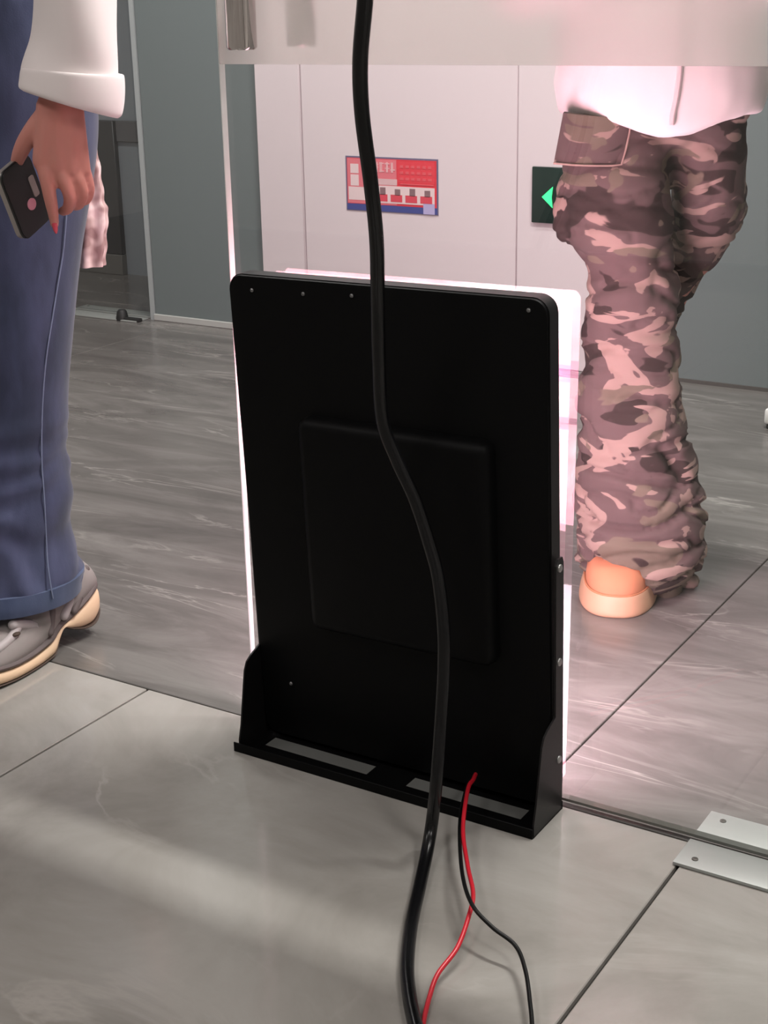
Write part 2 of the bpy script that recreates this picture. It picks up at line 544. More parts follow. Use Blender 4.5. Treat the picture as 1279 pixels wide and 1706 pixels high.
# --- floor pivot cover plates under the door
def cover(name, x0, x1, y0, ym, y1, label):
    t = thing(name, ((x0+x1)/2, ym, 0), label, 'door hardware', group='floor pivot covers')
    for a, b_, ys_ in ((y0, ym-0.007, -1), (ym+0.007, y1, 1)):
        p = obj('cover_plate', boxm(x0, x1, a, b_, 0.0004, 0.0052, bev=.001, seg=2), ALU, t)
        for xx in (x0+0.022, x1-0.022):
            yy = a+0.018 if ys_ < 0 else b_-0.018
            bb = tube(bmesh.new(), [(xx, yy, 0.0048), (xx, yy, 0.0062), (xx, yy, 0.0064)], [0.0042, 0.004, 0.0028], 14)
            bmesh.ops.translate(bb, verts=bb.verts, vec=-t.matrix_world.translation)
            me = bpy.data.meshes.new('screw'); bb.to_mesh(me); bb.free(); smooth(me)
            link('screw', me, mat('dark screw', (.12, .11, .10), .4, .7) if 'dark screw' not in bpy.data.materials else bpy.data.materials['dark screw'], p)
    return t
cover('floor_pivot_cover', -0.527, -0.36, 1.494, GY+0.006, 1.632, 'pair of satin metal cover plates on the floor under the glass door corner')
cover('floor_pivot_cover', -3.66, -3.30, 3.715, 3.79, 3.87, 'distant bright metal plate on the floor of the far opening')
# glass leaf in the far opening
d5 = thing('door_4', (-3.7, 3.79, 0), kind='structure')
obj('glass_pane', boxm(-4.35, -3.300, 3.786, 3.796, 0.012, 2.2), GLASS, d5, sm=False)
t = thing('door_stop', (-3.345, 3.74, 0), 'small black door stop on the floor beside the far grey wall edge', 'door stop')
b = tube(bmesh.new(), [(-3.375, 3.735, 0.0), (-3.375, 3.735, 0.004), (-3.375, 3.735, 0.03), (-3.375, 3.735, 0.036)], [0.022, 0.022, 0.017, 0.012], 18)
obj('bumper', b, RUBBER, t)
obj('foot', boxm(-3.375, -3.295, 3.722, 3.748, 0.0, 0.012, bev=.004), RUBBER, t)
t = thing('door_bumper', (-1.0, 3.45, 0), 'small white fitting with a black foot on the lobby floor, at the picture edge', 'door stop')
obj('cap', boxm(-1.038, -0.98, 3.43, 3.47, 0.012, 0.05, bev=.006), mat('white plastic', (.75, .74, .73), .4), t)
obj('foot', boxm(-1.032, -0.985, 3.433, 3.467, 0.0, 0.012, bev=.003), RUBBER, t)

# --- ceiling lamp housings
HOUS = mat('lamp housing', (.7, .7, .7), .5)
DIFF = mat('lamp diffuser', (.8, .8, .8), .5, emit=(1, .98, .95), estr=2.5)
for k, (n, loc, sx, sy, e, colr) in enumerate(LAMPS):
    x, y, z = loc
    lab = ['slim linear ceiling lamp above the glass door', 'slim linear ceiling lamp towards the far opening', 'square ceiling lamp behind the camera',
           'square ceiling lamp to the right of the camera', 'square ceiling lamp to the left of the camera'][k]
    t = thing('ceiling_lamp', (x, y, 2.70), lab, 'lamp')
    obj('housing', boxm(x-sx/2-.012, x+sx/2+.012, y-sy/2-.012, y+sy/2+.012, 2.645, 2.70, bev=.004), HOUS, t)
    obj('diffuser', boxm(x-sx/2, x+sx/2, y-sy/2, y+sy/2, 2.628, 2.645, bev=.004), DIFF, t)

# ================================================================ wall things
PY = BY - 0.018
t = thing('safety_poster', (-2.307, PY, 0.497), 'red and blue landscape safety notice stuck on the white lift door', 'sign')
X0, X1, Z0, Z1 = -2.467, -2.147, 0.417, 0.578
def plate(name, x0, x1, z0, z1, d, col, par=None, rough=.5):
    mname = 'print %d %d %d' % tuple(int(c*255) for c in col)
    mt = bpy.data.materials.get(mname) or mat(mname, col, rough)
    return obj(name, boxm(x0, x1, PY-d, PY-0.0002, z0, z1), mt, par or t, sm=False)
plate('board', X0, X1, Z0, Z1, .0020, (.13, .12, .20))
bw, bh = X1-X0, Z1-Z0
def sub(name, u0, u1, v0, v1, d, col): return plate(name, X0+bw*u0, X0+bw*u1, Z1-bh*v1, Z1-bh*v0, d, col)
RED, PINK, PALE, BLUE = (.62, .035, .055), (.66, .17, .20), (.70, .56, .56), (.05, .065, .24)
sub('red_field', .015, .985, .03, .87, .0026, RED)
sub('blue_strip', .010, .99, .872, .985, .0026, BLUE)
sub('pink_field', .02, .56, .04, .86, .0030, PINK)
sub('heading_panel', .57, .965, .06, .44, .0030, (.66, .05, .07))
sub('white_panel', .055, .145, .14, .31, .0036, PALE)
sub('white_panel', .055, .145, .335, .54, .0036, PALE)
sub('white_panel', .03, .28, .56, .80, .0036, PALE)
sub('white_panel', .30, .965, .515, .83, .0036, PALE)
sub('white_panel', .31, .565, .39, .50, .0036, (.62, .42, .43))
sub('corner_patch', .845, .965, .80, .99, .0038, (.42, .38, .60))
for k, u in enumerate((.335, .495, .655, .815)):
    q = sub('pictogram', u, u+.125, .67, .80, .0042, (.60, .06, .09))
    plate('pictogram_figure', X0+bw*(u+.045), X0+bw*(u+.105), Z1-bh*.68, Z1-bh*(.545+.02*(k % 2)), .0042, (.22, .13, .14))
# heading strokes, unreadable from here
b = bmesh.new()
rnd = random.Random(9)
for g in range(4):
    gx = X0 + bw*(.315 + .06*g)
    for s in range(4):
        d_ = .0036 + .0003*s
        if s % 2:
            xs_ = gx + rnd.uniform(.001, .012); box(b, xs_, xs_+.003, PY-d_, PY-.001, Z1-bh*.27, Z1-bh*.09)
        else:
            z = Z1-bh*rnd.uniform(.10, .26); box(b, gx, gx+.016, PY-d_, PY-.001, z-.003, z)
tag(obj('lettering', b, mat('print heading', (.70, .42, .43), .5), t, sm=False), kind='stuff')
b = bmesh.new()
for r_ in range(3):
    for g in range(6):
        gx = X0+bw*(.60+.06*g); z = Z1-bh*(.13+.11*r_)
        box(b, gx, gx+.011, PY-.0040, PY-.001, z-.0075, z)
box(b, X0+bw*.60, X0+bw*.955, PY-.0040, PY-.001, Z1-bh*.475, Z1-bh*.455)
tag(obj('lettering', b, mat('print body', (.66, .10, .12), .5), t, sm=False), kind='stuff')

t = thing('call_panel', (-1.79, BY-.022, 0.494), 'black lift call plate with a lit green arrow beside the white door', 'call button')
PY = BY - 0.022
obj('face_plate', boxm(-1.839, -1.735, PY-.010, PY-.0003, 0.416, 0.571, bev=.003), mat('dark green black glass', (.012, .026, .022), .12), t)
b = prism(bmesh.new(), [(-1.806, .489), (-1.773, .518), (-1.7765, .489), (-1.773, .460)], PY-.0125, PY-.0100)
obj('arrow', b, mat('lit green arrow', (.02, .4, .08), .4, emit=(.05, 1.0, .30), estr=1.5), t, sm=False)

# ================================================================ the screen on its stand
TILT = math.radians(2.25)
LEAN = math.radians(0.578)
DL, DR, YB, DH, DT = -1.161, -0.7046, 1.5250, 0.6813, 0.0275
disp = thing('display_screen', ((DL+DR)/2, 1.50, 0), 'black upright display screen on a low stand, its back turned to the room', 'display')
MT = Matrix.Translation((0, YB, 0)) @ Matrix.Rotation(TILT, 4, 'X') @ Matrix.Translation((-0.7046, 0, 0)) @ Matrix.Rotation(-LEAN, 4, 'Y') @ Matrix.Translation((0.7046, 0, 0))
def tl(bm):
    bmesh.ops.transform(bm, matrix=MT, verts=bm.verts); return bm
# local frame: x across, y from the back (0) to the front (DT), z up the panel
b = prism(bmesh.new(), rrect(DL, DR, 0.012, DH, 0.020), 0.0, DT-0.004)
bmesh.ops.recalc_face_normals(b, faces=b.faces)
ed = [e for e in b.edges if abs(e.verts[0].co.y-e.verts[1].co.y) < 1e-6 and e.verts[0].co.y < 1e-6]
bmesh.ops.bevel(b, geom=ed, offset=0.0035, segments=2, profile=0.6, affect='EDGES')
obj('rear_housing', tl(b), BLACK, disp)
# frame that wraps the edge
fr = bmesh.new()
o_ = rrect(DL-.0012, DR+.0012, 0.0108, DH+.0012, 0.021); i_ = rrect(DL+.008, DR-.008, 0.02, DH-.008, 0.013)
rings = []
for poly, y in ((o_, 0.0045), (o_, DT), (i_, DT), (i_, 0.0045)):
    rings.append([fr.verts.new((u, y, v)) for u, v in poly])
nn = len(o_)
for a in range(4):
    A, B = rings[a], rings[(a+1) % 4]
    for k in range(nn):
        fr.faces.new((A[k], A[(k+1) % nn], B[(k+1) % nn], B[k]))
obj('edge_frame', tl(fr), BLACK_SIDE, disp)

def screen_mat():
    mt, nt, bb, o = new_mat('lit screen picture')
    L = nt.links
    tc = nt.nodes.new('ShaderNodeTexCoord')
    sp = nt.nodes.new('ShaderNodeSeparateXYZ'); L.new(tc.outputs['Object'], sp.inputs[0])
    # heights up the panel: caption bands between bright fields
    z = node(nt, 'ShaderNodeMath', operation='DIVIDE'); L.new(sp.outputs['Z'], z.inputs[0]); z.inputs[1].default_value = DH
    r = ramp(nt, [(0.0, (1, .82, .93)), (0.425, (1, .82, .93)), (0.43, (.10, .07, .08)), (0.545, (.10, .07, .08)), (0.55, (1, .74, .84)),
                  (0.735, (1, .74, .84)), (0.74, (.42, .16, .30)), (0.752, (1, .70, .80)), (0.82, (1, .70, .80)), (0.828, (.62, .22, .42)), (0.848, (.62, .22, .42)), (0.856, (1, .66, .73)), (1.0, (1, .64, .70))], 'CONSTANT')
    L.new(z.outputs[0], r.inputs[0])
    # a red and pink picture in the upper half on the far side from the hinge
    mp = nt.nodes.new('ShaderNodeMapping'); mp.inputs['Scale'].default_value = (5, 1, 6); L.new(tc.outputs['Object'], mp.inputs[0])
    n = node(nt, 'ShaderNodeTexNoise', Scale=1.2, Detail=3.0); L.new(mp.outputs[0], n.inputs['Vector'])
    nr = ramp(nt, [(0.46, (1, 1, 1)), (0.56, (1, .42, .50))]); L.new(n.outputs[0], nr.inputs[0])
    mx = node(nt, 'ShaderNodeMix', data_type='RGBA', blend_type='MULTIPLY'); mx.inputs[0].default_value = 0.8
    L.new(r.outputs[0], mx.inputs[6]); L.new(nr.outputs[0], mx.inputs[7])
    em = nt.nodes.new('ShaderNodeEmission'); em.inputs[1].default_value = 30.0
    L.new(mx.outputs[2], em.inputs[0])
    L.new(em.outputs[0], o.inputs[0])
    return mt
scr = obj('screen', tl(prism(bmesh.new(), rrect(DL+.010, DR-.010, 0.022, DH-.010, 0.004), DT-0.008, DT-0.002)), screen_mat(), disp, sm=False)
# raised electronics cover on the back
b = boxm(-1.055, -0.775, -0.024, 0.002, 0.205, 0.505)
bmesh.ops.bevel(b, geom=[e for e in b.edges if min(v.co.y for v in e.verts) < -0.02 or abs(e.verts[0].co.y-e.verts[1].co.y) > .01], offset=0.014, segments=3, profile=0.5, affect='EDGES')
obj('rear_cover', tl(b), mat('black cover plastic', (.0022, .0022, .0024), .5, 0, .10), disp, ang=60)
def screw(p, nrm, r=0.0035, mt=SCREW):
    p = Vector(p); nrm = Vector(nrm)
    b = tube(bmesh.new(), [p, p+nrm*.0012, p+nrm*.0022], [r, r, r*.6], 12)
    return obj('screw', b, mt, disp)
for x, z in ((-1.123, .663), (-1.043, .664), (-.970, .667), (-.728, .668)):
    screw(MT @ Vector((x, 0, z)), (0, -1, -.05), .0026, mat('dull screw', (.20, .20, .20), .4, .8) if 'dull screw' not in bpy.data.materials else bpy.data.materials['dull screw'])
# stand: base with two long slots, rear lip, side brackets with gussets
BX0, BX1, BY0, BY1 = -1.172, -0.700, 1.462, 1.549
b = bmesh.new()
z0, z1 = 0.0004, 0.0020
yb0, yb1, ys0, ys1 = BY0, BY1, 1.494, 1.521
segx = [BX0, -1.143, -0.970, -0.908, -0.734, BX1]
box(b, BX0, BX1, BY0, ys0, z0, z1); box(b, BX0, BX1, ys1, BY1, z0, z1)
for a, c in ((0, 1), (2, 3), (4, 5)): box(b, segx[a], segx[c], ys0, ys1, z0, z1)
obj('base_plate', b, BLACK, disp, sm=False)
for xa, xb in ((-1.1425, -.9705), (-.9075, -.7345)):  # added grey sheets, their tone stands in for shaded floor in the slots
    obj('slot_shade', boxm(xa, xb, ys0+.0005, ys1-.0005, .0002, .0012), mat('grey slot shade', (.135, .137, .13), .35) if 'grey slot shade' not in bpy.data.materials else bpy.data.materials['grey slot shade'], disp, sm=False)
b = boxm(BX0, BX1, BY0-.0025, BY0, 0.0, 0.0145, bev=.0008, seg=1)
obj('rear_lip', b, BLACK, disp)
b = boxm(BX0, BX1, BY1-.0025, BY1, 0.0, 0.0115)
obj('front_lip', b, BLACK, disp, sm=False)
for x, sgn in ((BX0, 1), (BX1, -1)):
    def ty(z, d): return YB - math.sin(TILT)*z + d
    xo = (DL-.0045) if sgn > 0 else (DR+.0020)
    prof = [(BY0+.002, 0.0), (BY0+.002, .018), (1.470, .040), (1.484, .118), (1.490, .130), (1.500, .136), (ty(.15, .003), .145), (ty(.352, .003), .352), (ty(.36, .008), .360),
            (ty(.36, .020), .360), (ty(.352, .024), .352), (ty(.05, .024), .05), (BY1-.002, .03), (BY1-.002, 0.0)]
    g = obj('side_bracket', prism(bmesh.new(), prof, xo, xo+.0025, 'x'), BLACK_SIDE, disp, sm=False)
    for zz in (.352-.012, .212, .072):
        p = MT @ Vector((0, .012, zz)); p.x = xo if sgn > 0 else xo+.0025
        bb = tube(bmesh.new(), [p, p+Vector((-sgn*.0016, 0, 0)), p+Vector((-sgn*.0028, 0, 0))], [.0052, .0050, .0032], 14)
        bmesh.ops.translate(bb, verts=bb.verts, vec=-disp.matrix_world.translation)
        me = bpy.data.meshes.new('bracket_screw'); bb.to_mesh(me); bb.free(); smooth(me)
        link('bracket_screw', me, SCREW, g)
for x, z in ((-1.109, .1), (-.712, .098)):
    screw(MT @ Vector((x, -.001, z)), (0, -1, 0), .0028, bpy.data.materials['dull screw'])

# ================================================================ cables
def cable(name, pts, r, mt, label, cat):
    d = catmull([tuple(p) for p in pts], 8)
    b = tube(bmesh.new(), [Vector(q) for q in d], r, 16, True, True)
    o = obj(name, b, mt)
    return tag(o, label, cat)
K = [(612, -90, 1.22), (608, 0, 1.24), (600, 100, 1.26), (603, 190, 1.28), (617, 300, 1.30), (627, 400, 1.33), (629, 500, 1.36), (631, 600, 1.38), (637, 700, 1.40), (660, 765, 1.41), (690, 830, 1.415), (713, 900, 1.415),
     (729, 960, 1.41), (738, 1040, 1.40), (739, 1110, 1.395), (734, 1200, 1.385), (727, 1300, 1.365)]
top = at_y(*K[0])
pts = [Vector((top.x+.02*(z-top.z), top.y-.03*(z-top.z), z)) for z in (2.69, 2.3, 1.95, 1.65, 1.4, 1.22, 1.12)] + [at_y(*k) for k in K]
for px, py, z in ((720, 1365, .045), (711, 1420, .016), (698, 1480, .0085), (684, 1545, .0085), (678, 1610, .0085), (682, 1660, .0085), (691, 1706, .0085), (712, 1780, .0085), (760, 1950, .0085), (800, 2300, .0085)):
    pts.append(at_z(px, py, z))
cable('power_cable', pts, 0.0080, CABLE, 'thick black cable hanging in front of the display and running down to the floor', 'cable')
red = [(792, 1290, .040), (788, 1299, .050), (779, 1316, .052), (771, 1381, .040), (779, 1443, .036), (788, 1488, .034), (782, 1522, .030), (762, 1578, .020), (729, 1623, .012), (715, 1662, .006), (705, 1706, .0035), (699, 1770, .0035), (740, 1960, .0035)]
cable('power_wire', [at_z(*k) for k in red], 0.0027, RED_WIRE, 'thin red wire coming out of the display stand onto the floor', 'wire')
blk = [(789, 1293, .040), (783, 1301, .046), (776, 1316, .047), (766, 1370, .036), (769, 1449, .042), (785, 1505, .042), (819, 1544, .034), (858, 1575, .026), (875, 1617, .022), (883, 1673, .018), (886, 1706, .014), (889, 1770, .0035), (900, 1960, .0035)]
cable('power_wire', [at_z(*k) for k in blk], 0.0024, BLACK_WIRE, 'thin black wire crossing the red wire and bending right', 'wire')

# ================================================================ people
def nz(p, s, k=0.0):
    return noise.noise(Vector((p.x*s+k, p.y*s+k, p.z*s+k)))

def head(bm, c, face):
    """c centre of the skull, face a unit vector the face looks along"""
    f = Vector(face); s = f.cross(Vector((0, 0, 1))).normalized()
    rot = Matrix((s, f, Vector((0, 0, 1)))).transposed().to_4x4()
    ball(bm, c, .073, .092, .100, rot)
    ball(bm, c + f*.020 + Vector((0, 0, -.055)), .056, .068, .062, rot)
    ball(bm, c + f*.050 + Vector((0, 0, -.100)), .026, .024, .020, rot)
    capsule(bm, (c + f*.090 + Vector((0, 0, -.002)), .008), (c + f*.104 + Vector((0, 0, -.034)), .013))
    ball(bm, c + f*.088 + Vector((0, 0, -.040)), .017, .012, .010, rot)
    ball(bm, c + f*.084 + Vector((0, 0, -.066)), .022, .010, .007, rot)
    for q in (-1, 1):
        ball(bm, c + s*(q*.073) + Vector((0, 0, -.020)), .008, .018, .030, rot)
        ball(bm, c + s*(q*.032) + f*.080 + Vector((0, 0, .014)), .020, .010, .007, rot)
    return s, rot

def face_bits(par, c, f, s, rot):
    for q in (-1, 1):
        b = ball(bmesh.new(), c + s*(q*.031) + f*.088 + Vector((0, 0, -.004)), .012, .007, .007, rot)
        obj('eye', b, EYE, par)
        b = bmesh.new()
        capsule(b, (c + s*(q*.014) + f*.090 + Vector((0, 0, .020)), .003), (c + s*(q*.032) + f*.090 + Vector((0, 0, .025)), .0035), (c + s*(q*.05) + f*.078 + Vector((0, 0, .019)), .002))
        obj('eyebrow', b, HAIR, par)
    obj('mouth', ball(bmesh.new(), c + f*.089 + Vector((0, 0, -.066)), .022, .007, .006, rot), LIP, par)
    b = bmesh.new()
    ball(b, c - f*.012 + Vector((0, 0, .022)), .084, .098, .096, rot)
    ball(b, c - f*.055 + Vector((0, 0, -.06)), .075, .05, .12, rot)
    for q in (-1, 1): ball(b, c + s*(q*.070) - f*.02 + Vector((0, 0, -.06)), .022, .05, .12, rot)
    remeshed('hair', b, HAIR, par, .010, 3)

# ---------------------------------------------------------------- person in camouflage trousers, beyond the glass
nB = Vector((-0.364, 0.931, 0)).normalized(); lB = Vector((nB.y, -nB.x, 0)); aB = math.atan2(lB.y, lB.x)
pB = thing('person', (-0.93, 2.30, 0), 'person in camouflage cargo trousers, white jacket and orange shoes standing beyond the glass', 'person')
def rowB(y, xl, xr, D, depth):
    A = at_d(xl, y, D, nB); Bp = at_d(xr, y, D, nB)
    c = (A+Bp)/2; a = (Bp-A).dot(lB)/2
    return (c.x, c.y, c.z), a, depth, aB
DB = 2.475
def fold_b(th, s, p):
    return 0.0
leg_f = [rowB(150, 950, 1120, DB+.03, .085), rowB(200, 945, 1118, DB+.02, .090), rowB(262, 936, 1115, DB+.01, .095), rowB(330, 934, 1122, DB, .095), rowB(395, 945, 1122, DB-.005, .093), rowB(440, 968, 1130, DB-.01, .088),
         rowB(500, 970, 1136, DB-.01, .084), rowB(560, 968, 1132, DB-.005, .082), rowB(630, 962, 1138, DB, .085), rowB(705, 958, 1147, DB+.005, .090), rowB(785, 955, 1170, DB+.01, .098), rowB(855, 953, 1179, DB+.01, .104),
         rowB(905, 954, 1179, DB+.01, .106), rowB(938, 955, 1178, DB+.012, .104), rowB(960, 972, 1172, DB+.02, .092), rowB(978, 1005, 1158, DB+.035, .075), rowB(988, 1055, 1142, DB+.05, .06)]
leg_r = [rowB(150, 1075, 1255, DB+.06, .085), rowB(200, 1100, 1251, DB+.07, .088), rowB(262, 1105, 1246, DB+.08, .09), rowB(330, 1115, 1245, DB+.10, .09), rowB(385, 1110, 1232, DB+.14, .088), rowB(430, 1095, 1200, DB+.18, .082),
         rowB(480, 1075, 1160, DB+.22, .075), rowB(560, 1010, 1128, DB+.26, .075), rowB(660, 1000, 1125, DB+.30, .08), rowB(760, 1010, 1140, DB+.34, .085), rowB(830, 1020, 1145, DB+.38, .085)]
b = bmesh.new()
loft(b, leg_f, 40, 5)
loft(b, leg_r, 32, 5)
loft(b, [rowB(60, 940, 1262, DB+.05, .10), rowB(130, 940, 1258, DB+.05, .105), rowB(200, 948, 1250, DB+.05, .10), rowB(240, 1000, 1210, DB+.05, .07)], 40, 4)
# side pocket bulges
for (x, y, D, rx, rz) in ((950, 345, DB+.02, .026, .065), (1217, 335, DB+.12, .026, .075)):
    ball(b, at_d(x, y, D, nB), rx, .06, rz)
def fold_camo(p, q):
    z = p.z
    lo = max(0.0, min(1.0, (0.62 - z)/0.5))
    f = 0.0
    f += 0.007*nz(Vector((p.x*.6, p.y*.6, p.z*1.6)), 9, 3.1)
    # slanting creases that get deeper where the cloth bunches above the shoe
    w1 = nz(Vector((p.x*.5+p.z*.45, p.y*.5, p.z*1.2)), 11, 8.2)
    w2 = nz(Vector((p.x*.5-p.z*.55, p.y*.5, p.z*1.3)), 17, 2.9)
    f -= (0.006+0.012*lo)*max(0, 1-abs(w1)*7) + (0.004+0.007*lo)*max(0, 1-abs(w2)*8)
    f += (0.004+.008*lo)*w2
    return f - .003
remeshed('trousers', b, CAMO, pB, .006, 5, fold_camo)
# pocket flap with stitched edge on the thigh nearest the lift
def patch(par, name, corners, D, thick, mt, nrm, bulge=0.0):
    P = [at_d(x, y, D, nrm) for x, y in corners]
    bm = bmesh.new(); N = 6
    g = {}
    for side in (0, 1):
        for i in range(N+1):
            for j in range(N+1):
                u, v = i/N, j/N
                p = (P[0]*(1-u)+P[1]*u)*(1-v) + (P[3]*(1-u)+P[2]*u)*v
                p = p - nrm*(bulge*math.sin(math.pi*u)**.6) + nrm*(thick*side)
                g[side, i, j] = bm.verts.new(p)
    for i in range(N):
        for j in range(N):
            bm.faces.new([g[0, i, j], g[0, i+1, j], g[0, i+1, j+1], g[0, i, j+1]])
            bm.faces.new([g[1, i, j], g[1, i, j+1], g[1, i+1, j+1], g[1, i+1, j]])
    for k in range(N):
        for (a, c) in (((k, 0), (k+1, 0)), ((k, N), (k+1, N)), ((0, k), (0, k+1)), ((N, k), (N, k+1))):
            bm.faces.new([g[0, a[0], a[1]], g[0, c[0], c[1]], g[1, c[0], c[1]], g[1, a[0], a[1]]])
    return obj(name, bm, mt, par)
patch(pB, 'pocket_flap', [(938, 188), (1050, 196), (1035, 274), (922, 272)], DB-.070, .030, CAMO, nB, .022)
b = bmesh.new()
tube(b, [at_d(x, y, DB-.0735-.022*math.sin(math.pi*u)**.6, nB) for x, y, u in ((1051, 198, .97), (1048, 222, .97), (1042, 250, .97), (1035, 274, .95), (1020, 276, .87), (990, 276, .6), (955, 275, .3), (922, 272, .02))], .0016, 8)
obj('flap_stitching', b, CAMO_TRIM, pB)
# jacket
jr = [rowB(188, 936, 1272, DB+.03, .135), rowB(170, 928, 1278, DB+.03, .142), rowB(120, 925, 1282, DB+.03, .145), rowB(20, 930, 1275, DB+.03, .14)]
c0 = Vector(jr[0][0])
jx = [((c0.x, c0.y, 1.10), .185, .125, aB), ((c0.x, c0.y, 1.24), .195, .12, aB), ((c0.x, c0.y, 1.32), .170, .095, aB), ((c0.x, c0.y, 1.375), .075, .065, aB)]
b = loft(bmesh.new(), jr + jx, 56, 5)
for q in (-1, 1):   # sleeves, elbows bent, hands in front of the chest
    sh = c0 + lB*(q*.165); el = c0 + lB*(q*.235) - nB*.03
    wr = c0 + lB*(q*.075) - nB*.19
    capsule(b, (Vector((sh.x, sh.y, 1.29)), .068), (Vector((el.x, el.y, 1.04)), .062), (Vector((wr.x, wr.y, 1.11)), .045))
hemdip = at_d(1115, 205, DB-.10, nB)
def fold_j(p, q):
    # the front hem dips towards the zip
    return .004*nz(p, 14, 2.0) + .003*nz(p, 30, 5)
jk = remeshed('jacket', b, FLEECE, pB, .008, 5, fold_j)
off = pB.matrix_world.translation
for v in jk.data.vertices:
    wco = v.co + off
    if wco.z < .93:
        lat = (wco - hemdip).dot(lB); fr_ = -(wco - c0).dot(nB)
        if fr_ > 0:
            v.co.z -= .030*math.exp(-(lat/.075)**2)*min(1, fr_/.1)*min(1, (.93-wco.z)/.08)
b = bmesh.new()
zl = []
for x, y in ((1119, 208), (1120, 192), (1126, 165), (1131, 130), (1134, 90)):
    zl.append(at_d(x, y, DB+.03-.147, nB))
tube(b, zl + [Vector((zl[-1].x, zl[-1].y+.01, 1.30))], .0045, 8)
obj('zip', b, mat('pale pink zip', (.60, .50, .50), .5), pB)
# body under the clothes, one surface
b = bmesh.new()
hc = Vector((c0.x, c0.y, 1.525))
s_, rot_ = head(b, hc, -nB)
capsule(b, (Vector((c0.x, c0.y, 1.36)), .055), (hc + Vector((0, 0, -.08)), .050))
capsule(b, (Vector((c0.x, c0.y, 1.28)), .095), (Vector((c0.x, c0.y, 1.02)), .09), (Vector((c0.x, c0.y, .86)), .08))
ank = Vector(leg_f[-3][0]); kn = Vector(leg_f[7][0])
capsule(b, (Vector((leg_f[1][0][0], leg_f[1][0][1], .82)), .065), (kn, .050), (Vector((ank.x, ank.y, .06)), .034))
capsule(b, (Vector((leg_r[1][0][0], leg_r[1][0][1], .82)), .055), (Vector(leg_r[4][0]), .045), (Vector(leg_r[6][0]), .036), (Vector(leg_r[8][0]), .034), (Vector(leg_r[-1][0]), .030))
for q in (-1, 1):
    el = c0 + lB*(q*.235) - nB*.03; wr = c0 + lB*(q*.075) - nB*.19
    sh = c0 + lB*(q*.165)
    capsule(b, (Vector((sh.x, sh.y, 1.29)), .045), (Vector((el.x, el.y, 1.04)), .036), (Vector((wr.x, wr.y, 1.11)), .026))
    pm = Vector((wr.x, wr.y, 1.11)) - lB*(q*.05) - nB*.01
    capsule(b, (Vector((wr.x, wr.y, 1.11)), .024), (pm, .026))
    for k in range(4):
        a0 = pm + Vector((0, 0, .026-.017*k)) - lB*(q*.012)
        capsule(b, (a0, .0095), (a0 - lB*(q*.032) - nB*.004, .009), (a0 - lB*(q*.055) + nB*.012, .0075))
    capsule(b, (pm + Vector((0, 0, .02)), .011), (pm + Vector((0, 0, .045)) - nB*.02, .010), (pm + Vector((0, 0, .05)) - nB*.02 - lB*(q*.025), .009))
remeshed('body', b, SKIN, pB, .005, 2)
face_bits(pB, hc, -nB, s_, rot_)
# shoes
def boot(par, tip, fwd, length, width, mats, lift=0.0):
    f = Vector(fwd).normalized(); ang = math.atan2(f.y, f.x) - math.pi/2
    c = Vector(tip) - f*(length/2)
    sole = [((c.x, c.y, lift+z), width/2*a, length/2*d, ang) for z, a, d in ((0, .97, .975), (.004, 1.0, 1.0), (.014, .99, .995), (.030, .935, .97), (.037, .90, .95))]
    s = obj('shoe', loft(bmesh.new(), sole, 48, 3, 2.5), mats[1], par)
    up = [((c.x-f.x*k, c.y-f.y*k, lift+z), width/2*a, length/2*d, ang) for z, a, d, k in
          ((.034, .85, .915, 0), (.046, .845, .905, .001), (.060, .81, .87, .005), (.073, .71, .79, .012), (.081, .56, .68, .020), (.085, .38, .54, .028))]
    ub = loft(bmesh.new(), up, 48, 4, 2.4)
    bmesh.ops.translate(ub, verts=ub.verts, vec=-par.matrix_world.translation)
    me = bpy.data.meshes.new('upper'); bmesh.ops.recalc_face_normals(ub, faces=ub.faces); ub.to_mesh(me); ub.free(); smooth(me)
    link('upper', me, mats[0], s)
    wl = bmesh.new()
    ring = [(math.cos(2*math.pi*k/48), math.sin(2*math.pi*k/48)) for k in range(49)]
    lx = Vector((math.cos(ang), math.sin(ang), 0)); ly = Vector((-math.sin(ang), math.cos(ang), 0))
    pp = []
    for cs, sn in ring:
        pp.append(c + lx*(width/2*.87*math.copysign(abs(cs)**.8, cs)) + ly*(length/2*.93*math.copysign(abs(sn)**.8, sn)) + Vector((0, 0, lift+.038)))
    tube(wl, pp, .0016, 6, False)
    bmesh.ops.translate(wl, verts=wl.verts, vec=-par.matrix_world.translation)
    me = bpy.data.meshes.new('welt'); wl.to_mesh(me); wl.free(); smooth(me)
    link('welt', me, mats[2], s)
    return s
WELT = mat('welt stitching', (.42, .17, .08), .7)
tip = at_z(1022, 1031, 0.0); 
boot(pB, tip, Vector((.33, -.94, 0)), (.262), .138, (ORANGE, SOLE_TAN, WELT))
tr_ = Vector(leg_r[-1][0]); boot(pB, (tr_.x-.02, tr_.y-.12, 0), (-.05, -1, 0), .262, .120, (ORANGE, SOLE_TAN, WELT), 0.0)

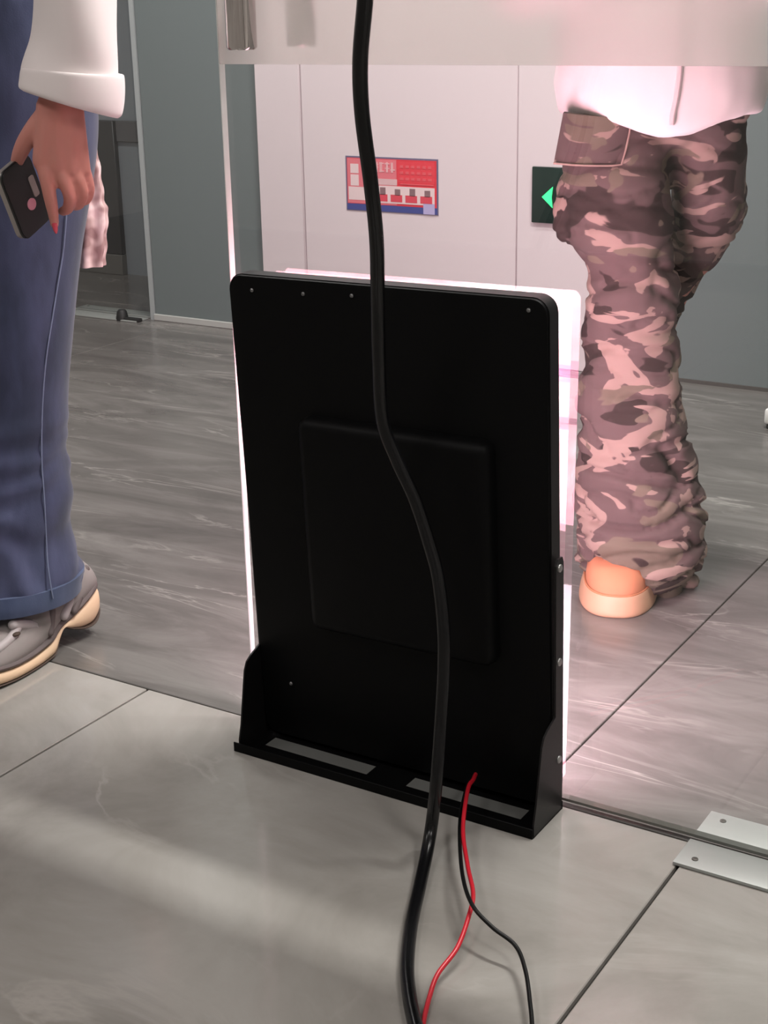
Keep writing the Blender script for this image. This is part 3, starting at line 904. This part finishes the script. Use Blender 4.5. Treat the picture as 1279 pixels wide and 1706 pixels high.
# ---------------------------------------------------------------- person in blue jeans walking in through the doorway
nA = Vector((-.707, .707, 0)); lA = Vector((.707, .707, 0)); aA = math.atan2(lA.y, lA.x)
pA = thing('person', (-1.74, 1.62, 0), 'person in wide blue jeans, white jacket and grey trainers walking in through the doorway', 'person')
def rowA(y, xl, xr, D, depth):
    A = at_d(xl, y, D, nA); Bp = at_d(xr, y, D, nA)
    c = (A+Bp)/2; a = (Bp-A).dot(lA)/2
    return (c.x, c.y, c.z), a, depth, aA
DA = 2.33
legL = [rowA(-20, -120, 120, DA+.04, .11), rowA(60, -115, 146, DA+.04, .115), rowA(150, -110, 160, DA+.035, .118), rowA(230, -105, 161, DA+.03, .115), rowA(330, -100, 150, DA+.02, .112), rowA(420, -98, 137, DA+.01, .108), rowA(560, -95, 121, DA, .102), rowA(650, -96, 113, DA, .100), rowA(740, -100, 109, DA-.002, .100),
        rowA(775, -102, 114, DA-.002, .101), rowA(830, -107, 118, DA-.004, .104), rowA(880, -112, 114, DA-.004, .106), rowA(925, -118, 128, DA-.004, .112), rowA(955, -122, 141, DA-.004, .116), rowA(982, -122, 136, DA-.004, .116)]
b = loft(bmesh.new(), legL, 48, 5)
right_off = Vector((-.20, .10, 0))
legR = [((c[0]+right_off.x*(.8 if i < 4 else 1), c[1]+right_off.y*(i/12), c[2]), a*.95, d*.95, g) for i, (c, a, d, g) in enumerate(legL)]
loft(b, legR, 40, 4)
hipc = (Vector(legL[1][0]) + Vector(legR[1][0]))/2
loft(b, [((hipc.x, hipc.y, 1.06), .15, .115, 0), ((hipc.x, hipc.y, .97), .175, .13, 0), ((hipc.x, hipc.y, .88), .17, .13, 0), ((hipc.x, hipc.y, .82), .12, .09, 0)], 40, 4)
def fold_d(p, q):
    f = .005*nz(Vector((p.x, p.y, p.z*.6)), 8, 1.7)
    low = max(0, min(1, (.36-p.z)/.1))
    f += .003*low*math.sin(p.z*95 + 9*nz(p, 9, 3))
    kne = math.exp(-((p.z-.36)/.05)**2)
    f += .006*kne*nz(Vector((p.x*.6, p.y*.6, p.z*2.4)), 16, 4)
    return f
remeshed('jeans', b, DENIM, pA, .0085, 5, fold_d)
# folded hem band, outseam and side pocket seam follow the near leg
hb = bmesh.new()
loft(hb, [(legL[-2][0], legL[-2][1]+.001, legL[-2][2]+.001, aA), (tuple(Vector(legL[-1][0])+Vector((0, 0, .006))), legL[-1][1]+.003, legL[-1][2]+.003, aA), (tuple(Vector(legL[-1][0])+Vector((0, 0, -.006))), legL[-1][1]+.001, legL[-1][2]+.001, aA)], 48, 3)
obj('hem', hb, DENIM_HEM, pA)
dens = catmull([tuple(c)+(a, d) for c, a, d, g in legL], 6)
def surf(y, x, lift=.003):
    """point on the near side of the near leg seen at this height, pushed out a little"""
    best = None
    P = at_d(x, y, DA, nA)
    r_ = min(dens, key=lambda q: abs(q[2]-P.z))
    c = Vector(r_[:3]); u = max(-.98, min(.98, (P-c).dot(lA)/r_[3]))
    q = c + lA*(u*r_[3]) - nA*(r_[4]*math.sqrt(1-u*u)+lift)
    q.z = P.z
    return q
b = tube(bmesh.new(), [surf(y, x) for x, y in catmull([(112, 300), (104, 400), (96, 450), (86, 510), (75, 580), (69, 660), (68, 740), (72, 800), (75, 860), (78, 910), (86, 960)], 4)], .0012, 8)
obj('outseam', b, DENIM_SEAM, pA)
# jacket with the near sleeve
jc = hipc + Vector((0, .01, 0))
b = loft(bmesh.new(), [((jc.x, jc.y, 1.035), .185, .145, 0), ((jc.x, jc.y, 1.06), .195, .15, 0), ((jc.x, jc.y, 1.18), .19, .14, 0), ((jc.x, jc.y, 1.30), .20, .13, 0), ((jc.x, jc.y, 1.375), .165, .10, 0), ((jc.x, jc.y, 1.43), .08, .07, 0)], 48, 4)
DS = 2.12
cu = at_d(120, 128, DS, nA)
sh = Vector((jc.x+.19, jc.y, 1.345)); elb = at_d(112, -210, DS+.005, nA)
shR = Vector((jc.x-.19, jc.y, 1.345)); elR = Vector((jc.x-.26, jc.y+.02, 1.09)); wrR = Vector((jc.x-.27, jc.y-.04, .86))
capsule(b, (sh, .075), (elb, .066), (at_d(120, -150, DS, nA), .054))
capsule(b, (shR, .07), (elR, .062), (wrR, .05))
def fold_s(p, q): return .004*nz(p, 16, 2.0)
remeshed('jacket', b, FLEECE, pA, .009, 5, fold_s)
def rowS(y, xl, xr, tiltpx=0, depth=.062):
    # tilted ring: lower on the side that hangs
    A = at_d(xl, y, DS, nA); Bp = at_d(xr, y+tiltpx, DS, nA)
    return A, Bp, depth
sl = [rowS(-215, 50, 186, 0, .060), rowS(-150, 48, 190, 0, .066), rowS(-60, 50, 193, 0, .066), rowS(0, 52, 196, 0, .066), rowS(60, 51, 196, 4, .068), rowS(95, 44, 196, 12, .07), rowS(118, 38, 197, 14, .072)]
cf = [rowS(112, 37, 200, 12, .074), rowS(116, 34, 206, 11, .078), rowS(130, 32, 207, 28, .079), rowS(144, 31, 203, 44, .078), rowS(150, 37, 196, 46, .074)]
def tloft(rows, seg=44, n=5, fold=None, close=True, inner=None):
    bm = bmesh.new()
    d = catmull([tuple(a)+tuple(c)+(e,) for a, c, e in rows], n)
    R = []
    for i, r_ in enumerate(d):
        A, Bp, dep = Vector(r_[:3]), Vector(r_[3:6]), r_[6]
        c = (A+Bp)/2; ax = (Bp-A)/2
        ring = []
        for k in range(seg):
            th = 2*math.pi*k/seg
            off_ = fold(th, i/(len(d)-1)) if fold else 0
            ring.append(bm.verts.new(c + ax*math.cos(th)*(1+off_/.08) - nA*(math.sin(th)*(dep+off_))))
        R.append(ring)
    for a, c in zip(R, R[1:]):
        for k in range(seg): bm.faces.new((a[k], a[(k+1) % seg], c[(k+1) % seg], c[k]))
    bm.faces.new(R[0])
    # inner lining turned back up the opening
    last = R[-1]; cc = sum((v.co for v in last), Vector())/seg
    prev = last
    for sc, up_ in ((.92, .002), (.84, .014), (.5, .03)):
        ring = [bm.verts.new(cc + (v.co-cc)*sc + Vector((0, 0, up_))) for v in last]
        for k in range(seg): bm.faces.new((prev[k], prev[(k+1) % seg], ring[(k+1) % seg], ring[k]))
        prev = ring
    bm.faces.new(prev)
    return bm
wob = lambda th, s: .0025*math.sin(3*th+5*s) + .003*math.sin(9*s+2*th)
slv = obj('sleeve', tloft(sl, fold=wob), FLEECE, pA, ang=80)
cfo = tloft(cf, n=5, fold=lambda th, s: .0015*math.sin(5*th))
bmesh.ops.translate(cfo, verts=cfo.verts, vec=-pA.matrix_world.translation)
bmesh.ops.recalc_face_normals(cfo, faces=cfo.faces)
me = bpy.data.meshes.new('cuff'); cfo.to_mesh(me); cfo.free(); smooth(me, 80); link('cuff', me, FLEECE, slv)
# body with the hand that holds the phone
H0 = 2.100
def hp(x, y, d=0.0): return at_d(x, y, H0+d, nA)
b = bmesh.new()
hcA = Vector((jc.x, jc.y-.02, 1.59))
sA, rotA = head(b, hcA, Vector((0.05, -1, 0)).normalized())
capsule(b, (Vector((jc.x, jc.y, 1.42)), .055), (hcA + Vector((0, .01, -.08)), .05))
capsule(b, (Vector((jc.x, jc.y, 1.33)), .10), (Vector((jc.x, jc.y, 1.1)), .09), (Vector((jc.x, jc.y, .93)), .09))
for L_ in (legL, legR):
    capsule(b, (Vector((L_[1][0][0], L_[1][0][1], .88)), .068), (Vector(L_[7][0]), .05), (Vector((L_[-1][0][0], L_[-1][0][1], .085)), .034))
capsule(b, (shR, .045), (elR, .036), (wrR, .026), (wrR + Vector((0, -.01, -.07)), .028))
for k in range(4):
    a0 = wrR + Vector((.0, -.035+.019*k, -.10))
    capsule(b, (a0, .0095), (a0 + Vector((.004, -.004, -.035)), .009), (a0 + Vector((.014, -.002, -.064)), .0075))
capsule(b, (wrR + Vector((0, -.03, -.04)), .012), (wrR + Vector((.005, -.05, -.085)), .010), (wrR + Vector((.012, -.052, -.11)), .009))
capsule(b, (sh, .046), (elb, .038), (at_d(112, 20, DS, nA), .031), (hp(101, 150, .006), .0285), (hp(100, 185, .004), .029))
# back of the hand: four bones
for (x0, y0, x1, y1, r0, r1, d1) in ((86, 178, 72, 268, .021, .0150, -.004), (97, 178, 96, 276, .022, .0150, -.008), (108, 180, 117, 280, .021, .0145, -.006), (118, 184, 136, 282, .018, .0125, .002)):
    capsule(b, (hp(x0, y0, .002), r0), (hp((x0+x1)/2, (y0+y1)/2, .001+d1*.5), (r0+r1)/2), (hp(x1, y1, d1), r1))
capsule(b, (hp(92, 200, .010), .020), (hp(98, 255, .012), .020), (hp(112, 268, .012), .018))
# fingers
capsule(b, (hp(71, 264, -.003), .0125), (hp(77, 296, -.012), .0102), (hp(83, 326, -.013), .0094), (hp(88, 352, -.008), .0080), (hp(91, 374, -.002), .0060))
capsule(b, (hp(96, 274, -.006), .0118), (hp(107, 303, -.015), .0094), (hp(116, 328, -.010), .0090), (hp(113, 347, .006), .0080), (hp(104, 352, .022), .0066))
capsule(b, (hp(119, 277, -.002), .0112), (hp(131, 302, -.008), .0090), (hp(137, 323, -.002), .0084), (hp(132, 340, .012), .0076), (hp(122, 344, .026), .0062))
capsule(b, (hp(138, 278, .008), .0098), (hp(146, 299, .007), .0080), (hp(149, 317, .012), .0075), (hp(144, 333, .024), .0068), (hp(134, 337, .034), .0058))
# thumb leaves the side of the palm near the wrist
capsule(b, (hp(80, 196, .008), .0190), (hp(60, 216, .012), .0160), (hp(43, 236, .018), .0125), (hp(34, 254, .026), .0110), (hp(28, 270, .036), .0090))
remeshed('body', b, SKIN, pA, .0028, 2)
nb = bmesh.new()
capsule(nb, (hp(90.6, 372, -.0058), .0040), (hp(92.3, 382, -.0035), .0034), (hp(93.3, 387, -.002), .002))
obj('fingernail', nb, NAIL, pA)
face_bits(pA, hcA, Vector((0.05, -1, 0)).normalized(), sA, rotA)
# checked cloth that hangs behind the hip
def plaid():
    mt, nt, bb, o = new_mat('pink checked cloth')
    L = nt.links
    v = coords(nt, world=False)
    c1 = node(nt, 'ShaderNodeTexNoise', Scale=38.0, Detail=1.0); L.new(v, c1.inputs['Vector'])
    r = ramp(nt, [(.40, (.30, .20, .19)), (.52, (.50, .38, .36)), (.62, (.66, .54, .52))]); L.new(c1.outputs[0], r.inputs[0])
    L.new(r.outputs[0], bb.inputs['Base Color']); bb.inputs['Roughness'].default_value = .95
    return mt
PL = plaid()
def rowP(y, xl, xr, D=2.40, dep=.014):
    A = at_d(xl, y, D, nA); Bp = at_d(xr, y, D, nA); c = (A+Bp)/2
    return (c.x, c.y, c.z), (Bp-A).dot(lA)/2, dep, aA
b = loft(bmesh.new(), [rowP(225, 128, 156), rowP(265, 132, 162), rowP(300, 130, 167), rowP(335, 128, 172), rowP(355, 126, 178), rowP(385, 126, 176), rowP(420, 124, 175), rowP(444, 124, 173)], 40, 5, 2.0,
         fold=lambda th, s, p: .004*math.sin(6*th) + .0012*math.sin(40*s))
obj('shirt_tail', b, PL, pA, ang=80)
# trainer
tr = obj('shoe', bmesh.new(), CREAM, pA)
def trainer(par, ox, oy, flip=1, lift=0.0):
    """toe points to -y; stations along y, heights measured from the ground"""
    st = [  # y, half width, x centre, sole bottom, sole top, upper top
        (1.392, .020, -1.664, .016, .030, .036), (1.405, .036, -1.662, .009, .034, .050), (1.43, .048, -1.660, .004, .031, .062), (1.47, .053, -1.660, .0015, .026, .072), (1.51, .053, -1.662, .0010, .025, .082), (1.545, .050, -1.664, .0010, .027, .094),
        (1.572, .046, -1.666, .0030, .030, .104), (1.588, .042, -1.667, .020, .036, .108), (1.603, .041, -1.668, .036, .043, .112), (1.622, .043, -1.668, .028, .050, .118), (1.648, .046, -1.668, .020, .062, .128), (1.674, .045, -1.668, .020, .074, .132), (1.694, .036, -1.667, .034, .080, .120), (1.704, .018, -1.666, .050, .078, .095)]
    d = catmull(st, 4)
    SEG = 20
    def ringed(bm, zb, zt, wf, ex=3.0, sh=0.0):
        R = []
        for q in d:
            y, hw, xc = q[0]+oy, q[1]*wf, q[2]+ox
            b0, t0 = zb(q)+lift, zt(q)+lift
            cz, hz = (b0+t0)/2, max((t0-b0)/2, .001)
            ring = []
            for k in range(SEG):
                th = 2*math.pi*k/SEG; cs, sn = math.cos(th), math.sin(th)
                zf = sn
                wn = 1.0 - sh*max(0, zf)
                ring.append(bm.verts.new((xc + hw*wn*math.copysign(abs(cs)**(2/ex), cs), y, cz + hz*math.copysign(abs(sn)**(2/ex), sn))))
            R.append(ring)
        for a, c in zip(R, R[1:]):
            for k in range(SEG): bm.faces.new((a[k], a[(k+1) % SEG], c[(k+1) % SEG], c[k]))
        bm.faces.new(R[0]); bm.faces.new(R[-1][::-1])
        return bm
    return ringed
def add_shoe(par, ox, oy, lift):
    rg = trainer(par, ox, oy, 1, lift)
    s = obj('shoe', rg(bmesh.new(), lambda q: q[3], lambda q: q[4], 1.0, 3.2), CREAM, par, ang=50)
    def child(name, bm, mt):
        bmesh.ops.translate(bm, verts=bm.verts, vec=-par.matrix_world.translation)
        bmesh.ops.recalc_face_normals(bm, faces=bm.faces)
        me = bpy.data.meshes.new(name); bm.to_mesh(me); bm.free(); smooth(me, 50)
        return link(name, me, mt, s)
    child('upper', rg(bmesh.new(), lambda q: q[4]-.012, lambda q: q[5], .93, 2.4, .35), MESH_GREY)
    child('mudguard', rg(bmesh.new(), lambda q: q[4]-.006, lambda q: q[4]+.013, .965, 2.8, .05), GREY_DARK)
    child('outsole', rg(bmesh.new(), lambda q: q[3]-.0008, lambda q: q[3]+.006, .985, 3.0), OUTSOLE)
    # overlays on the outer side: swept bands with a round eyelet panel
    X = -1.617+ox
    def band(path, w, mt, name, dx=0.0):
        bm = bmesh.new()
        pp = [Vector((X-.004-(z-.03)*.28+dx, y+oy, z+lift)) for y, z in catmull(path, 5)]
        tube(bm, pp, [w]*len(pp), 10, True, True)
        for v in bm.verts:
            pass
        return child(name, bm, mt)
    band([(1.425, .055), (1.455, .058), (1.485, .064), (1.505, .074)], .0075, GREY_LIGHT, 'overlay')
    band([(1.46, .040), (1.495, .047), (1.525, .052), (1.548, .060)], .0080, GREY_LIGHT, 'overlay')
    band([(1.50, .082), (1.522, .074), (1.540, .064), (1.535, .052)], .0085, GREY_LIGHT, 'overlay')
    band([(1.565, .046), (1.575, .062), (1.583, .080), (1.586, .092)], .0065, GREY_DARK, 'overlay', .002)
    band([(1.605, .060), (1.625, .078), (1.645, .098), (1.655, .112)], .0080, GREY_LIGHT, 'overlay', .001)
    band([(1.628, .060), (1.652, .080), (1.672, .100), (1.680, .114)], .0070, GREY_DARK, 'overlay', .001)
    bm = bmesh.new()
    for (y, z) in ((1.495, .070), (1.525, .050)):
        ball(bm, Vector((X-.009+ox*0, y+oy, z+lift)), .006, .008, .0035)
    child('eyelet', bm, OUTSOLE)
    return s
bpy.data.objects.remove(tr)
add_shoe(pA, 0, 0, 0.0)
add_shoe(pA, -.20, .10, 0.0)

# ---------------------------------------------------------------- phone in the hand
def ph_pt(x, y, d): return at_d(x, y, H0+d, nA)
P0 = ph_pt(49, 256, .048)                      # upper corner by the index finger
B_u = (lA*.25 + Vector((0, 0, -.94)) + nA*.25).normalized()             # down the long side
B_l = (lA*-.040 + Vector((0, 0, -.026)) - nA*.055)              # across, towards the viewer
B_l = (B_l - B_u*B_l.dot(B_u)).normalized()
B_n = B_u.cross(B_l)
if B_n.dot(nA) > 0: B_n = -B_n
ph = thing('mobile_phone', tuple(P0), 'phone in a black case with a pale frame, held by the person in jeans', 'phone')
BM = Matrix((B_u, B_l, B_n)).transposed().to_4x4(); BM.translation = P0
LU, LW = .098, .074
b = prism(bmesh.new(), rrect(-.004, LU, 0, LW, .014), -.004, .0, 'z')
bmesh.ops.recalc_face_normals(b, faces=b.faces)
bmesh.ops.bevel(b, geom=[e for e in b.edges if abs(e.verts[0].co.z) < 1e-6 and abs(e.verts[1].co.z) < 1e-6], offset=.0014, segments=2, affect='EDGES')
bmesh.ops.transform(b, matrix=BM, verts=b.verts); obj('case', b, mat('matt black phone case', (.012, .012, .012), .45), ph)
b = prism(bmesh.new(), rrect(-.0035, LU-.0003, .0003, LW-.0003, .0138), -.012, -.004, 'z')
bmesh.ops.transform(b, matrix=BM, verts=b.verts); obj('frame', b, mat('pale phone frame', (.30, .27, .25), .35, .3), ph)
b = prism(bmesh.new(), rrect(.026, .056, .010, .022, .003), 0, .0012, 'z')
bmesh.ops.transform(b, matrix=BM, verts=b.verts); obj('label_strip', b, mat('grey strip', (.42, .38, .36), .4), ph)
b = prism(bmesh.new(), [(.060+.0080*math.cos(a*math.pi/12), .034+.0095*math.sin(a*math.pi/12)) for a in range(24)], 0, .0014, 'z')
bmesh.ops.transform(b, matrix=BM, verts=b.verts); obj('round_badge', b, mat('pink badge', (.75, .32, .40), .4), ph)
